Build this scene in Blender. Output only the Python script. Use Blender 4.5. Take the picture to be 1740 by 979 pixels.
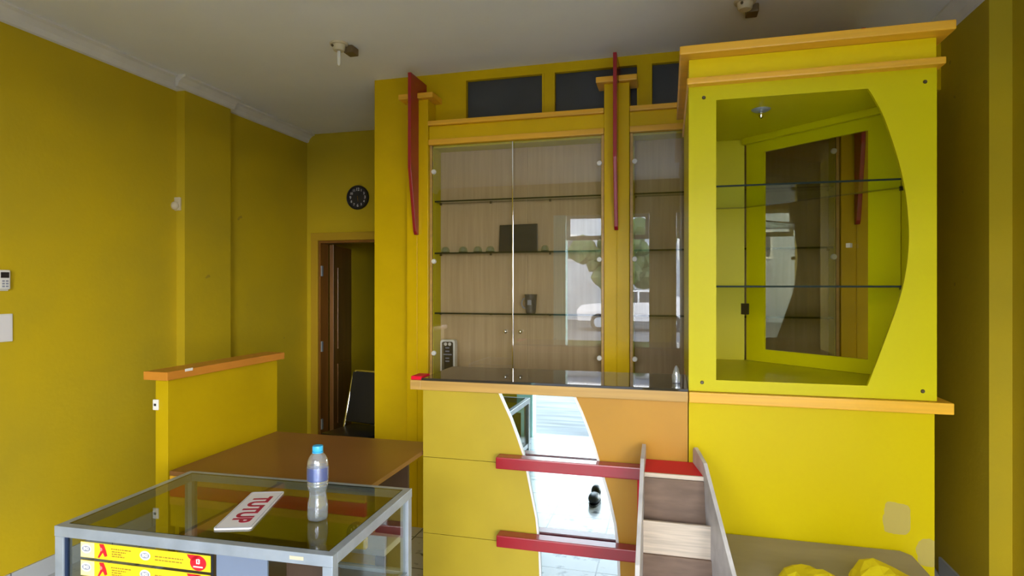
import bpy, bmesh, math, random
from mathutils import Vector, Matrix
random.seed(7)
sc = bpy.context.scene
for o in list(bpy.data.objects): bpy.data.objects.remove(o)
C = sc.collection

# ------------------------------------------------------------------ camera, sky, light, exposure
H = 1.63                     # eye height
YAW = math.radians(14.7)     # camera turned left of the room's depth axis
F = 1015.0                   # focal length in pixels of the 1740 px wide frame
cam_d = bpy.data.cameras.new('camera'); cam = bpy.data.objects.new('camera', cam_d); C.objects.link(cam)
cam.location = (0, 0, H); cam.rotation_euler = (math.pi/2, 0, YAW)
cam_d.sensor_width = 36; cam_d.lens = 36*F/1740; cam_d.shift_y = -2.5/1740
cam_d.clip_start = .05; cam_d.clip_end = 300
sc.camera = cam
sc.view_settings.view_transform = 'Standard'; sc.view_settings.look = 'None'
sc.view_settings.gamma = 1; sc.view_settings.use_curve_mapping = False
sc.view_settings.exposure = 0.34
SKY = 22.0
w = bpy.data.worlds.new('sky'); sc.world = w; w.use_nodes = True
nt = w.node_tree; nt.nodes.clear()
out = nt.nodes.new('ShaderNodeOutputWorld'); bg = nt.nodes.new('ShaderNodeBackground')
tc = nt.nodes.new('ShaderNodeTexCoord'); sp = nt.nodes.new('ShaderNodeSeparateXYZ'); rp = nt.nodes.new('ShaderNodeValToRGB')
rp.color_ramp.elements[0].position = .0; rp.color_ramp.elements[0].color = (1, .99, .97, 1)
rp.color_ramp.elements[1].position = .42; rp.color_ramp.elements[1].color = (.21, .235, .27, 1)
nt.links.new(tc.outputs['Generated'], sp.inputs[0]); nt.links.new(sp.outputs['Z'], rp.inputs[0])
nt.links.new(rp.outputs[0], bg.inputs[0]); bg.inputs[1].default_value = SKY
nt.links.new(bg.outputs[0], out.inputs[0])
def portal(x0, x1, y, z0, z1, k):
    l = bpy.data.lights.new('daylight_portal', 'AREA'); l.shape = 'RECTANGLE'
    l.size = x1-x0; l.size_y = z1-z0; l.cycles.is_portal = True
    o = bpy.data.objects.new('daylight_portal', l); C.objects.link(o)
    o.location = ((x0+x1)/2, y, (z0+z1)/2); o.rotation_euler = (math.pi/2, 0, 0)   # -Z of the lamp looks to +Y
portal(-1.42, -.26, -.93, 0.02, H+1.0, 0)
portal(.12, 1.50, -.93, 0.02, H+1.0, 0)

# ------------------------------------------------------------------ geometry calibration
cY, sY = math.cos(YAW), math.sin(YAW)
def ray(px):                       # horizontal direction of a picture column (per metre of depth)
    u = (px-870)/F
    return u*cY - sY, cY + u*sY
def P(px, py, Y):                  # point of the plane y = Y
    dx, dy = ray(px); t = Y/dy
    return dx*t, H + (487-py)*t/F
def G(px, py, z):                  # point of the level z
    dx, dy = ray(px); t = (H-z)*F/(py-487)
    return dx*t, dy*t
def SX(px, py, X):                 # point of the plane x = X
    dx, dy = ray(px); t = X/dx
    return dy*t, H + (487-py)*t/F

# ------------------------------------------------------------------ materials
def newmat(name):
    m = bpy.data.materials.new(name); m.use_nodes = True
    return m, m.node_tree, m.node_tree.nodes['Principled BSDF']
def L(nt, a, b): nt.links.new(a, b)
def mat(name, col, rough=.5, metal=0, var=0, scale=4, bump=0, bscale=60, stretch=(1,1,1), spec=.5, coat=0, col2=None, detail=4):
    m, nt, b = newmat(name)
    b.inputs['Base Color'].default_value = (*col, 1); b.inputs['Roughness'].default_value = rough
    b.inputs['Metallic'].default_value = metal; b.inputs['Specular IOR Level'].default_value = spec
    b.inputs['Coat Weight'].default_value = coat; b.inputs['Coat Roughness'].default_value = .06
    if var or bump:
        tc = nt.nodes.new('ShaderNodeTexCoord'); mp = nt.nodes.new('ShaderNodeMapping'); mp.inputs['Scale'].default_value = stretch
        geo = nt.nodes.new('ShaderNodeNewGeometry')
        L(nt, geo.outputs['Position'], mp.inputs[0])
    if var:
        n = nt.nodes.new('ShaderNodeTexNoise'); n.inputs['Scale'].default_value = scale; n.inputs['Detail'].default_value = detail
        L(nt, mp.outputs[0], n.inputs[0])
        r = nt.nodes.new('ShaderNodeValToRGB'); c2 = col2 or tuple(c*(1-var) for c in col)
        r.color_ramp.elements[0].position = .32; r.color_ramp.elements[0].color = (*c2, 1)
        r.color_ramp.elements[1].position = .68; r.color_ramp.elements[1].color = (*col, 1)
        L(nt, n.outputs[0], r.inputs[0]); L(nt, r.outputs[0], b.inputs['Base Color'])
    if bump:
        n2 = nt.nodes.new('ShaderNodeTexNoise'); n2.inputs['Scale'].default_value = bscale; n2.inputs['Detail'].default_value = 3
        L(nt, mp.outputs[0], n2.inputs[0])
        bp = nt.nodes.new('ShaderNodeBump'); bp.inputs['Strength'].default_value = bump; bp.inputs['Distance'].default_value = .01
        L(nt, n2.outputs[0], bp.inputs['Height']); L(nt, bp.outputs[0], b.inputs['Normal'])
    return m
def glass(name, tint=(1,1,1), gloss=(1,1,1), ior=1.5, rough=.0, extra=0.0, milk=0, milkcol=(.8,.85,.9)):
    m = bpy.data.materials.new(name); m.use_nodes = True; nt = m.node_tree; nt.nodes.clear()
    o = nt.nodes.new('ShaderNodeOutputMaterial'); mx = nt.nodes.new('ShaderNodeMixShader')
    t = nt.nodes.new('ShaderNodeBsdfTransparent'); t.inputs[0].default_value = (*tint, 1)
    g = nt.nodes.new('ShaderNodeBsdfGlossy'); g.inputs[0].default_value = (*gloss, 1); g.inputs['Roughness'].default_value = rough
    f = nt.nodes.new('ShaderNodeFresnel'); f.inputs[0].default_value = ior
    a = nt.nodes.new('ShaderNodeMath'); a.operation = 'ADD'; a.use_clamp = True; a.inputs[1].default_value = extra
    ge = nt.nodes.new('ShaderNodeNewGeometry'); iv = nt.nodes.new('ShaderNodeMath'); iv.operation = 'SUBTRACT'; iv.inputs[0].default_value = 1
    ml_ = nt.nodes.new('ShaderNodeMath'); ml_.operation = 'MULTIPLY'     # a sheet reflects at its front face, never by total reflection inside
    L(nt, ge.outputs['Backfacing'], iv.inputs[1]); L(nt, a.outputs[0], ml_.inputs[0]); L(nt, iv.outputs[0], ml_.inputs[1])
    L(nt, f.outputs[0], a.inputs[0]); L(nt, ml_.outputs[0], mx.inputs[0])
    L(nt, t.outputs[0], mx.inputs[1]); L(nt, g.outputs[0], mx.inputs[2]); L(nt, mx.outputs[0], o.inputs[0])
    if milk:
        d = nt.nodes.new('ShaderNodeBsdfDiffuse'); d.inputs[0].default_value = (*milkcol, 1)
        m2 = nt.nodes.new('ShaderNodeMixShader'); m2.inputs[0].default_value = milk
        L(nt, mx.outputs[0], m2.inputs[1]); L(nt, d.outputs[0], m2.inputs[2]); L(nt, m2.outputs[0], o.inputs[0])
    return m
M = {}
M['wall'] = mat('yellow wall paint', (.62,.45,.012), .6, var=.16, scale=1.3, bump=.12, bscale=35, spec=.2, col2=(.51,.385,.02))
def specks(m, col, scale, thr):      # scattered chips and dirt marks of their own shape
    nt = m.node_tree; b = nt.nodes['Principled BSDF']; src = b.inputs['Base Color'].links[0].from_socket
    geo = nt.nodes.new('ShaderNodeNewGeometry'); n = nt.nodes.new('ShaderNodeTexNoise'); n.inputs['Scale'].default_value = scale; n.inputs['Detail'].default_value = 2
    r = nt.nodes.new('ShaderNodeValToRGB'); r.color_ramp.elements[0].position = thr; r.color_ramp.elements[1].position = thr+.02
    mx = nt.nodes.new('ShaderNodeMixRGB'); mx.inputs[2].default_value = (*col, 1)
    sc_ = nt.nodes.new('ShaderNodeMath'); sc_.operation = 'MULTIPLY'; sc_.inputs[1].default_value = .6
    L(nt, geo.outputs['Position'], n.inputs[0]); L(nt, n.outputs[0], r.inputs[0]); L(nt, r.outputs[0], sc_.inputs[0]); L(nt, sc_.outputs[0], mx.inputs[0])
    L(nt, src, mx.inputs[1]); L(nt, mx.outputs[0], b.inputs['Base Color'])
specks(M['wall'], (.30,.22,.03), 9, .76)
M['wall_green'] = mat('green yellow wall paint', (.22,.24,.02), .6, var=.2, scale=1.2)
M['board'] = mat('yellow painted board', (.70,.48,.002), .4, var=.12, scale=3, spec=.2)
M['frieze'] = mat('warm yellow laminate', (.86,.68,.004), .35, var=.06, scale=3, spec=.2)
M['casing'] = mat('ochre door casing', (.50,.31,.012), .5)
M['box'] = mat('lime yellow laminate', (.64,.57,.002), .35, var=.06, scale=2, spec=.2)
M['boxin'] = mat('lime yellow inner laminate', (.66,.58,.002), .4, spec=.2)
M['pillar'] = mat('glossy yellow laminate', (.76,.50,.003), .25, var=.1, scale=3, spec=.25)
M['counter'] = mat('mustard yellow laminate', (.50,.375,.03), .4, var=.12, scale=3, spec=.4)
M['orange'] = mat('orange laminate', (.54,.27,.022), .38, var=.12, scale=2.5, spec=.4)
M['trim'] = mat('orange varnished wood', (.93,.50,.035), .3, var=.18, scale=5, stretch=(.3,3,8), spec=.5)
M['trim_pale'] = mat('pale varnished wood edge', (.60,.36,.10), .3, var=.2, scale=5, stretch=(.3,3,8), spec=.5)
M['cap'] = mat('orange brown cap board', (.62,.24,.03), .32, var=.15, scale=4, spec=.5)
M['desk'] = mat('brown laminate', (.27,.115,.035), .32, var=.10, scale=2, spec=.5)
M['red'] = mat('dark red gloss paint', (.36,.012,.022), .22, var=.1, scale=6, spec=.6)
M['redbright'] = mat('bright red paint', (.70,.006,.03), .5, spec=.2)
M['wood'] = mat('beige wood laminate', (.62,.47,.30), .4, var=.2, scale=9, stretch=(6,6,.25), spec=.35, col2=(.53,.39,.24))
M['ply'] = mat('brown rough plywood', (.20,.125,.085), .7, var=.3, scale=8, stretch=(1,1,5))
M['paleply'] = mat('pale raw plywood', (.66,.55,.44), .65, var=.28, scale=10, stretch=(.6,4,12))
M['greyedge'] = mat('worn grey board', (.66,.63,.64), .6, var=.3, scale=10)
M['mdf'] = mat('grey brown bare board', (.36,.31,.23), .6, var=.2, scale=3, stretch=(1,3,1))
M['ceiling'] = mat('off white ceiling paint', (.86,.88,.95), .85, var=.08, scale=1.0, bump=.05, bscale=20)
M['cornice'] = mat('white plaster cornice', (.80,.79,.80), .7, var=.08, scale=6)
M['alu'] = mat('brushed aluminium', (.42,.48,.56), .38, metal=.35, var=.18, scale=14, bump=.03)
M['chrome'] = mat('polished chrome', (.85,.85,.86), .08, metal=1)
M['brass'] = mat('brass', (.75,.55,.25), .2, metal=1)
M['black'] = mat('black plastic', (.018,.018,.022), .35)
M['vinyl'] = mat('black vinyl', (.012,.014,.02), .35, bump=.1, bscale=120)
M['white'] = mat('white plastic', (.78,.78,.76), .4)
M['cream'] = mat('cream plastic', (.62,.55,.40), .45)
M['mirror'] = mat('mirror', (.60,.70,.72), .01, metal=1)
M['pane'] = mat('dark blue grey pane', (.055,.062,.075), .28, var=.25, scale=2, spec=.5)
M['darkglass'] = mat('dark glass sheet', (.035,.030,.024), .03, spec=.6)
M['edge'] = mat('dark green glass edge', (.012,.022,.016), .5, spec=.12)
M['glass'] = glass('clear glass', (.90,.92,.90), ior=1.55)
M['doorglass'] = glass('cabinet door glass', (.92,.92,.90), ior=2.0, extra=.01)
M['boxglass'] = glass('smoked display glass', (.84,.84,.76), ior=1.4)
M['shelfglass'] = glass('green shelf glass', (.80,.88,.82), ior=1.5)
M['topglass'] = glass('greenish counter glass', (.64,.66,.60), ior=1.6)
M['plastic_clear'] = glass('clear bottle plastic', (.93,.96,.99), ior=1.6, rough=.12, extra=.14, milk=.13)
M['bowlglass'] = glass('pale green pressed glass', (.80,.88,.80), ior=1.7, extra=.06, milk=.12, milkcol=(.55,.70,.55))
M['brownblock'] = mat('brown plastic block', (.16,.11,.05), .5)
M['bluecap'] = mat('sky blue plastic', (.05,.45,.80), .35)
M['label'] = glass('blue printed film', (.35,.45,.85), ior=1.5, rough=.3, extra=.2, milk=.20, milkcol=(.15,.25,.75))
M['signwhite'] = mat('white sign plate', (.80,.79,.84), .35)
M['signred'] = mat('crimson letters', (.42,.01,.06), .4)
M['sticker'] = mat('yellow sticker', (.92,.66,.02), .35)
M['stickred'] = mat('red sticker', (.75,.015,.03), .35)
M['stickpink'] = mat('pink skin print', (.75,.25,.2), .4)
M['stickgrey'] = mat('grey sticker print', (.30,.32,.40), .4)
M['ink'] = mat('brown ink', (.35,.20,.02), .5)
M['bluegrey'] = mat('blue grey panel', (.20,.25,.36), .3, var=.15, scale=3)
M['darkbrown'] = mat('dark brown board', (.075,.045,.028), .4, var=.2, scale=3)
M['doorwood'] = mat('brown varnished door', (.30,.12,.02), .3, var=.4, scale=3, stretch=(2,2,.3))
M['screw'] = mat('dark screw head', (.10,.08,.05), .35, metal=.6)
M['cloth'] = mat('bright yellow cloth', (.85,.70,.005), .7, bump=.2, bscale=25)
M['beigeboard'] = mat('beige board', (.17,.14,.09), .45)
M['cyan'] = mat('cyan paint', (.5,.95,.95), .5)
M['asphalt'] = mat('grey pavement', (.24,.25,.27), .8, var=.55, scale=2.5, stretch=(.4,3,1))
M['carpaint'] = mat('white car paint', (.75,.76,.80), .25, coat=.5)
M['leaf'] = mat('green leaves', (.07,.12,.03), .6, var=.5, scale=3)
M['bark'] = mat('bark', (.10,.07,.05), .8)
M['render'] = mat('pale render wall', (.45,.50,.56), .8, var=.15, scale=.5)
M['bluewhite'] = mat('white metal frame', (.70,.72,.78), .4)

def tile_mat():
    m, nt, b = newmat('pale floor tile')
    geo = nt.nodes.new('ShaderNodeNewGeometry'); br = nt.nodes.new('ShaderNodeTexBrick')
    br.offset = 0; br.inputs['Scale'].default_value = 1
    br.inputs['Brick Width'].default_value = .40; br.inputs['Row Height'].default_value = .40; br.inputs['Mortar Size'].default_value = .004
    br.inputs['Color1'].default_value = (.60,.63,.68,1); br.inputs['Color2'].default_value = (.66,.69,.73,1); br.inputs['Mortar'].default_value = (.16,.17,.18,1)
    n = nt.nodes.new('ShaderNodeTexNoise'); n.inputs['Scale'].default_value = 9; n.inputs['Detail'].default_value = 8
    r = nt.nodes.new('ShaderNodeValToRGB'); r.color_ramp.elements[0].position = .33; r.color_ramp.elements[0].color = (.22,.24,.25,1)
    r.color_ramp.elements[1].position = .42; r.color_ramp.elements[1].color = (1,1,1,1)
    mx = nt.nodes.new('ShaderNodeMixRGB'); mx.blend_type = 'MULTIPLY'; mx.inputs[0].default_value = 1
    L(nt, geo.outputs['Position'], br.inputs[0]); L(nt, geo.outputs['Position'], n.inputs[0]); L(nt, n.outputs[0], r.inputs[0])
    L(nt, br.outputs[0], mx.inputs[1]); L(nt, r.outputs[0], mx.inputs[2]); L(nt, mx.outputs[0], b.inputs['Base Color'])
    b.inputs['Roughness'].default_value = .2
    return m
M['tile'] = tile_mat()
def skirting_mat():
    m, nt, b = newmat('pale skirting tile')
    geo = nt.nodes.new('ShaderNodeNewGeometry'); sx = nt.nodes.new('ShaderNodeSeparateXYZ'); L(nt, geo.outputs['Position'], sx.inputs[0])
    a = nt.nodes.new('ShaderNodeMath'); a.operation = 'PINGPONG'; a.inputs[1].default_value = .15; L(nt, sx.outputs['Y'], a.inputs[0])
    c = nt.nodes.new('ShaderNodeMath'); c.operation = 'LESS_THAN'; c.inputs[1].default_value = .003; L(nt, a.outputs[0], c.inputs[0])
    mx = nt.nodes.new('ShaderNodeMixRGB'); mx.inputs[1].default_value = (.50,.53,.56,1); mx.inputs[2].default_value = (.12,.13,.15,1)
    L(nt, c.outputs[0], mx.inputs[0]); L(nt, mx.outputs[0], b.inputs['Base Color']); b.inputs['Roughness'].default_value = .3
    return m
M['skirt'] = skirting_mat()
def base_mat():      # bright yellow laminate with two rubbed-off patches of bare board
    m, nt, b = newmat('bright yellow laminate with worn patches')
    geo = nt.nodes.new('ShaderNodeNewGeometry'); sx = nt.nodes.new('ShaderNodeSeparateXYZ')
    nz = nt.nodes.new('ShaderNodeTexNoise'); nz.inputs['Scale'].default_value = 22
    L(nt, geo.outputs['Position'], nz.inputs[0])
    L(nt, geo.outputs['Position'], sx.inputs[0])
    def mth(op, a, bb):
        n = nt.nodes.new('ShaderNodeMath'); n.operation = op
        for i, v in enumerate((a, bb)):
            if isinstance(v, (int, float)): n.inputs[i].default_value = v
            elif v is not None: L(nt, v, n.inputs[i])
        return n.outputs[0]
    def blob(cx, cz, rx, rz, jit):
        ax = mth('POWER', mth('ABSOLUTE', mth('DIVIDE', mth('SUBTRACT', sx.outputs['X'], cx), rx), None), 4)
        az = mth('POWER', mth('ABSOLUTE', mth('DIVIDE', mth('SUBTRACT', sx.outputs['Z'], cz), rz), None), 4)
        d = mth('ADD', mth('ADD', ax, az), mth('MULTIPLY', mth('SUBTRACT', nz.outputs[0], .5), jit))
        return mth('LESS_THAN', d, 1.0)
    x1, z1 = P(1524, 881, 2.70); x2, z2 = P(1582, 940, 2.70)
    msk = mth('MAXIMUM', blob(x1, z1, .048, .062, 1.6), blob(x2, z2, .05, .055, 3.0))
    n1 = nt.nodes.new('ShaderNodeTexNoise'); n1.inputs['Scale'].default_value = 2; L(nt, geo.outputs['Position'], n1.inputs[0])
    c0 = nt.nodes.new('ShaderNodeMixRGB'); c0.inputs[1].default_value = (.60,.465,.0,1); c0.inputs[2].default_value = (.66,.53,.0,1); L(nt, n1.outputs[0], c0.inputs[0])
    mx = nt.nodes.new('ShaderNodeMixRGB'); L(nt, c0.outputs[0], mx.inputs[1]); mx.inputs[2].default_value = (.50,.40,.10,1)
    L(nt, msk, mx.inputs[0]); L(nt, mx.outputs[0], b.inputs['Base Color'])
    b.inputs['Roughness'].default_value = .38; b.inputs['Specular IOR Level'].default_value = .15
    return m
M['base'] = base_mat()

# ------------------------------------------------------------------ object helpers
ORG = {}
def bx(bm, x0, x1, y0, y1, z0, z1, bev=0):
    t = bmesh.new(); bmesh.ops.create_cube(t, size=1)
    for v in t.verts:
        v.co = Vector(((x0+x1)/2+v.co.x*(x1-x0), (y0+y1)/2+v.co.y*(y1-y0), (z0+z1)/2+v.co.z*(z1-z0)))
    if bev: bmesh.ops.bevel(t, geom=t.edges[:], offset=bev, segments=2, profile=.6, affect='EDGES')
    merge(bm, t)
def merge(bm, t, mx=None):
    if mx is not None: bmesh.ops.transform(t, matrix=mx, verts=t.verts)
    me = bpy.data.meshes.new('tmp'); t.to_mesh(me); t.free(); bm.from_mesh(me); bpy.data.meshes.remove(me)
def prism(bm, pts, f0, f1, bev=0):
    """outline pts (2D) swept between two maps f0, f1: 2D -> 3D"""
    t = bmesh.new(); a = [t.verts.new(f0(*p)) for p in pts]; b = [t.verts.new(f1(*p)) for p in pts]
    n = len(pts); t.faces.new(a); t.faces.new(b[::-1])
    for i in range(n): t.faces.new((a[i], b[i], b[(i+1)%n], a[(i+1)%n]))
    bmesh.ops.recalc_face_normals(t, faces=t.faces)
    if bev: bmesh.ops.bevel(t, geom=t.edges[:], offset=bev, segments=2, profile=.6, affect='EDGES')
    merge(bm, t)
def xz(bm, pts, y0, y1, bev=0): prism(bm, pts, lambda a,b:(a,y0,b), lambda a,b:(a,y1,b), bev)
def yz(bm, pts, x0, x1, bev=0): prism(bm, pts, lambda a,b:(x0,a,b), lambda a,b:(x1,a,b), bev)
def xy(bm, pts, z0, z1, bev=0): prism(bm, pts, lambda a,b:(a,b,z0), lambda a,b:(a,b,z1), bev)
def cyl(bm, p, q, r, r2=None, seg=20):
    p, q = Vector(p), Vector(q); d = q-p
    t = bmesh.new(); bmesh.ops.create_cone(t, cap_ends=True, segments=seg, radius1=r, radius2=r if r2 is None else r2, depth=d.length)
    merge(bm, t, Matrix.Translation((p+q)/2) @ d.to_track_quat('Z','Y').to_matrix().to_4x4())
def tube(bm, pts, r, seg=10):
    for a, b in zip(pts, pts[1:]): cyl(bm, a, b, r, seg=seg)
    for a in pts[1:-1]:
        t = bmesh.new(); bmesh.ops.create_uvsphere(t, u_segments=seg, v_segments=6, radius=r); merge(bm, t, Matrix.Translation(a))
def sph(bm, c, r, s=(1,1,1), u=20, v=12):
    t = bmesh.new(); bmesh.ops.create_uvsphere(t, u_segments=u, v_segments=v, radius=r)
    merge(bm, t, Matrix.Translation(c) @ Matrix.Diagonal((*s, 1)))
def lathe(bm, prof, c, seg=32, axis=None, wob=None):
    t = bmesh.new(); rings = []
    for r, z in prof:
        rings.append([t.verts.new(((r+(wob(z,k) if wob else 0))*math.cos(2*math.pi*k/seg), (r+(wob(z,k) if wob else 0))*math.sin(2*math.pi*k/seg), z)) for k in range(seg)])
    for a, b in zip(rings, rings[1:]):
        for k in range(seg): t.faces.new((a[k], a[(k+1)%seg], b[(k+1)%seg], b[k]))
    if prof[0][0] > 1e-4: t.faces.new(rings[0][::-1])
    if prof[-1][0] > 1e-4: t.faces.new(rings[-1])
    bmesh.ops.remove_doubles(t, verts=t.verts, dist=1e-6); bmesh.ops.recalc_face_normals(t, faces=t.faces)
    merge(bm, t, Matrix.Translation(c) @ (axis or Matrix.Identity(4)))
def tag(o, label=None, cat=None, group=None, kind=None):
    if label: o['label'] = label
    if cat: o['category'] = cat
    if group: o['group'] = group
    if kind: o['kind'] = kind
    return o
def thing(name, label, cat, loc, group=None):
    o = bpy.data.objects.new(name, None); o.empty_display_size = .05; C.objects.link(o); o.location = loc
    ORG[o] = Vector(loc); return tag(o, label, cat, group)
def obj(name, bm, m, parent=None, smooth=False, label=None):
    """link a bmesh built in world coordinates as one object"""
    if not isinstance(bm, bmesh.types.BMesh):
        f = bm; bm = bmesh.new(); f(bm)
    org = ORG[parent] if parent is not None else None
    if org is None:
        xs = [v.co for v in bm.verts]
        org = Vector(((min(c.x for c in xs)+max(c.x for c in xs))/2, (min(c.y for c in xs)+max(c.y for c in xs))/2, min(c.z for c in xs)))
    for v in bm.verts: v.co -= org
    me = bpy.data.meshes.new(name); bm.to_mesh(me); bm.free()
    for mm in (m if isinstance(m, (list, tuple)) else [m]): me.materials.append(mm)
    if smooth:
        for p in me.polygons: p.use_smooth = True
        if smooth != 'full': me.set_sharp_from_angle(angle=math.radians(38))
    o = bpy.data.objects.new(name, me); C.objects.link(o)
    if parent is not None: o.parent = parent
    else: o.location = org
    ORG[o] = org
    if label: o['label'] = label
    return o
def BM(*boxes, bev=0):
    bm = bmesh.new()
    for b in boxes: bx(bm, *b, bev=bev)
    return bm
def struct(name, bm, m): return tag(obj(name, bm, m), kind='structure')
def edge_slot(o):       # narrow faces of a glass sheet take the edge material (slot 1)
    me = o.data; area = max(p.area for p in me.polygons)
    for p in me.polygons:
        if p.area < area*.2: p.material_index = 1
    return o
def sheet(name, b, m, parent=None, **k): return edge_slot(obj(name, BM(b), [m, M['edge']], parent, **k))
def text_bm(body, size, mx, depth=.0004, bold=0, align='CENTER'):
    cu = bpy.data.curves.new('t', 'FONT'); cu.body = body; cu.size = size; cu.extrude = depth; cu.offset = bold
    cu.align_x = align; cu.align_y = 'CENTER'
    o = bpy.data.objects.new('t', cu); C.objects.link(o)
    dg = bpy.context.evaluated_depsgraph_get(); dg.update()
    me = bpy.data.meshes.new_from_object(o.evaluated_get(dg))
    bm = bmesh.new(); bm.from_mesh(me); bmesh.ops.transform(bm, matrix=mx, verts=bm.verts)
    bpy.data.objects.remove(o); bpy.data.curves.remove(cu); bpy.data.meshes.remove(me)
    return bm
def frame(ox, x, y):    # 4x4 from origin, x axis, y axis
    x, y = Vector(x).normalized(), Vector(y).normalized(); z = x.cross(y)
    m = Matrix((x, y, z)).transposed().to_4x4(); m.translation = ox; return m

# ------------------------------------------------------------------ the room
ZC = H+1.475; FY = -.90
XL, XLP, XR, XRN = -3.40, -3.33, 1.49, 1.585       # left near wall, left pilaster, right pilaster, right near wall
YP0, YP1 = 3.52, 3.98                               # pilaster extent in depth
YW = 3.884; YD = 5.11; XE = -2.035                  # partition wall, door wall, partition's left end
struct('floor', BM((-3.6, 1.9, FY-.16, 7.3, -.1, 0)), M['tile'])
struct('ceiling', BM((-3.6, 1.9, FY-.16, 7.3, ZC, ZC+.1)), M['ceiling'])
struct('wall_left', BM((XL-.15, XL, FY, YP0, 0, ZC), (XL-.15, XLP, YP0, YP1, 0, ZC), (XL-.15, XL, YP1, 5.6, 0, ZC), (XL-.15, XL, 5.85, 7.2, 0, ZC), (XL-.15, XL, 5.6, 5.85, 0, 2.25), (XL-.15, XL, 5.6, 5.85, 2.5, ZC)), M['wall'])  # small unseen opening near the far end, added to let skylight into the room beyond
struct('wall_right', BM((XRN, XRN+.15, FY, 3.36, 0, ZC), (XR, XRN+.15, 3.36, 7.2, 0, ZC)), M['wall'])
# partition behind the cabinets: full height on the left, a band with clerestory openings above the cabinets
ZH = H+1.112                                        # top of the cabinet headers
panes = [(-1.343,-.812), (-.727,-.195), (-.102,.43), (.52,1.05)]
zp0, zp1 = ZH+.03, H+1.413
wb = BM((XE, -1.567, YW, YW+.12, 0, ZC), (-1.567, XR, YW, YW+.12, ZH+.002, zp0), (-1.567, XR, YW, YW+.12, zp1, ZC))
xs = [-1.567] + [v for p in panes for v in p] + [XR]
for a, b in zip(xs[::2], xs[1::2]): bx(wb, a, b, YW, YW+.12, zp0, zp1)
struct('wall_back', wb, M['board'])
for i, (a, b) in enumerate(panes):
    r = tag(thing('window_%d' % (i+1), None, None, ((a+b)/2, YW, zp0)), kind='structure')
    obj('pane', BM((a+.002, b-.002, YW+.03, YW+.045, zp0+.002, zp1-.002)), M['pane'], r)
    for u_ in (a-.012, b): obj('window_frame', BM((u_, u_+.012, YW-.006, YW-.0005, zp0, zp1)), M['board'], r)
# door wall with opening
dx0, dz1 = P(542, 408, YD)[0], P(560, 409, YD)[1]; dx1 = dx0+.86
struct('wall_passage', BM((XL+.001, dx0, YD, YD+.12, 0, ZC), (dx1, XR, YD, YD+.12, 0, ZC), (dx0, dx1, YD, YD+.12, dz1, ZC)), M['wall'])
d1 = tag(thing('door_1', None, None, (dx0, YD, 0)), kind='structure')
obj('door_frame', BM((dx0-.075, dx0-.001, YD-.022, YD-.001, 0, dz1+.07), (dx1+.001, dx1+.075, YD-.022, YD-.001, 0, dz1+.07), (dx0-.075, dx1+.075, YD-.026, YD-.001, dz1+.001, dz1+.075), bev=.003), M['casing'], d1)
obj('door_jamb', BM((dx0+.001, dx0+.022, YD-.006, YD+.13, 0.002, dz1-.001), (dx0+.022, dx1-.002, YD-.006, YD+.13, dz1-.022, dz1-.001)), M['doorwood'], d1)
lf = bmesh.new()
hx, hy = dx0+.03, YD+.14; ang = math.radians(106)
R = Matrix.Translation((hx, hy, 0)) @ Matrix.Rotation(ang, 4, 'Z')
t = bmesh.new(); bx(t, 0, .78, -.038, 0, .01, dz1-.03, bev=.002); merge(lf, t, R)
for (z0, z1) in ((.25,.85),(1.0,1.82)):
    t = bmesh.new(); bx(t, .14, .66, -.046, -.038, z0, z1, bev=.004); merge(lf, t, R)
leaf = obj('door_leaf', lf, M['doorwood'], d1)
for z in (.3, 1.05, 1.78):
    obj('hinge', BM((dx0+.022, dx0+.034, YD-.002, YD+.02, z-.05, z+.05)), M['alu'], leaf)
# room beyond the passage
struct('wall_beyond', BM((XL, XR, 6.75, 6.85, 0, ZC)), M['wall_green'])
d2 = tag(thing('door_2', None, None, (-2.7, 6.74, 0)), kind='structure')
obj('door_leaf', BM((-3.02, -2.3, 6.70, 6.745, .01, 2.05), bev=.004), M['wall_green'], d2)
for z in (1.0, .92):
    k = bmesh.new(); x = P(618, 0, 6.68)[0]; sph(k, (x, 6.67, z), .02); cyl(k, (x, 6.70, z), (x, 6.67, z), .008); obj('door_knob', k, M['brass'], d2, smooth=True)
# cornices (cove profile) and skirting
def cove(X, s, z=ZC): return [(X, z), (X+s*.085, z), (X+s*.085, z-.012), (X+s*.06, z-.02), (X+s*.03, z-.045), (X+s*.018, z-.075), (X, z-.08)]
cn = bmesh.new()
for X, y0, y1 in ((XL, FY, YP0-.001), (XLP, YP0-.085, YP1+.02), (XL, YP1, YD-.001)):
    prism(cn, [(a+.0005, b-.0005) for a, b in cove(X, 1)], lambda a,b,y=y0:(a,y,b), lambda a,b,y=y1:(a,y,b))
prism(cn, [(YP0-(a), b-.0005) for a, b in cove(0, 1)], lambda a,b:(XL,a,b), lambda a,b:(XLP+.02,a,b))
struct('trim_1', cn, M['cornice'])
cn = bmesh.new()
for X, y0, y1 in ((XRN, FY, 3.36), (XR, 3.30, YW)):
    prism(cn, [(a-.0005, b-.0005) for a, b in cove(X, -1)], lambda a,b,y=y0:(a,y,b), lambda a,b,y=y1:(a,y,b))
struct('trim_2', cn, M['cornice'])
struct('baseboard_left', BM((XL, XL+.012, FY, YP0-.001, 0, .10), (XL, XLP+.012, YP0-.012, YP0-.001, 0, .10), (XLP, XLP+.012, YP0-.012, YP1, 0, .10)), M['skirt'])
struct('baseboard_right', BM((XRN-.012, XRN, FY, 3.348, 0, .10), (XR-.012, XRN, 3.348, 3.36, 0, .10), (XR-.012, XR, 3.36, YW, 0, .10)), M['skirt'])
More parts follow.
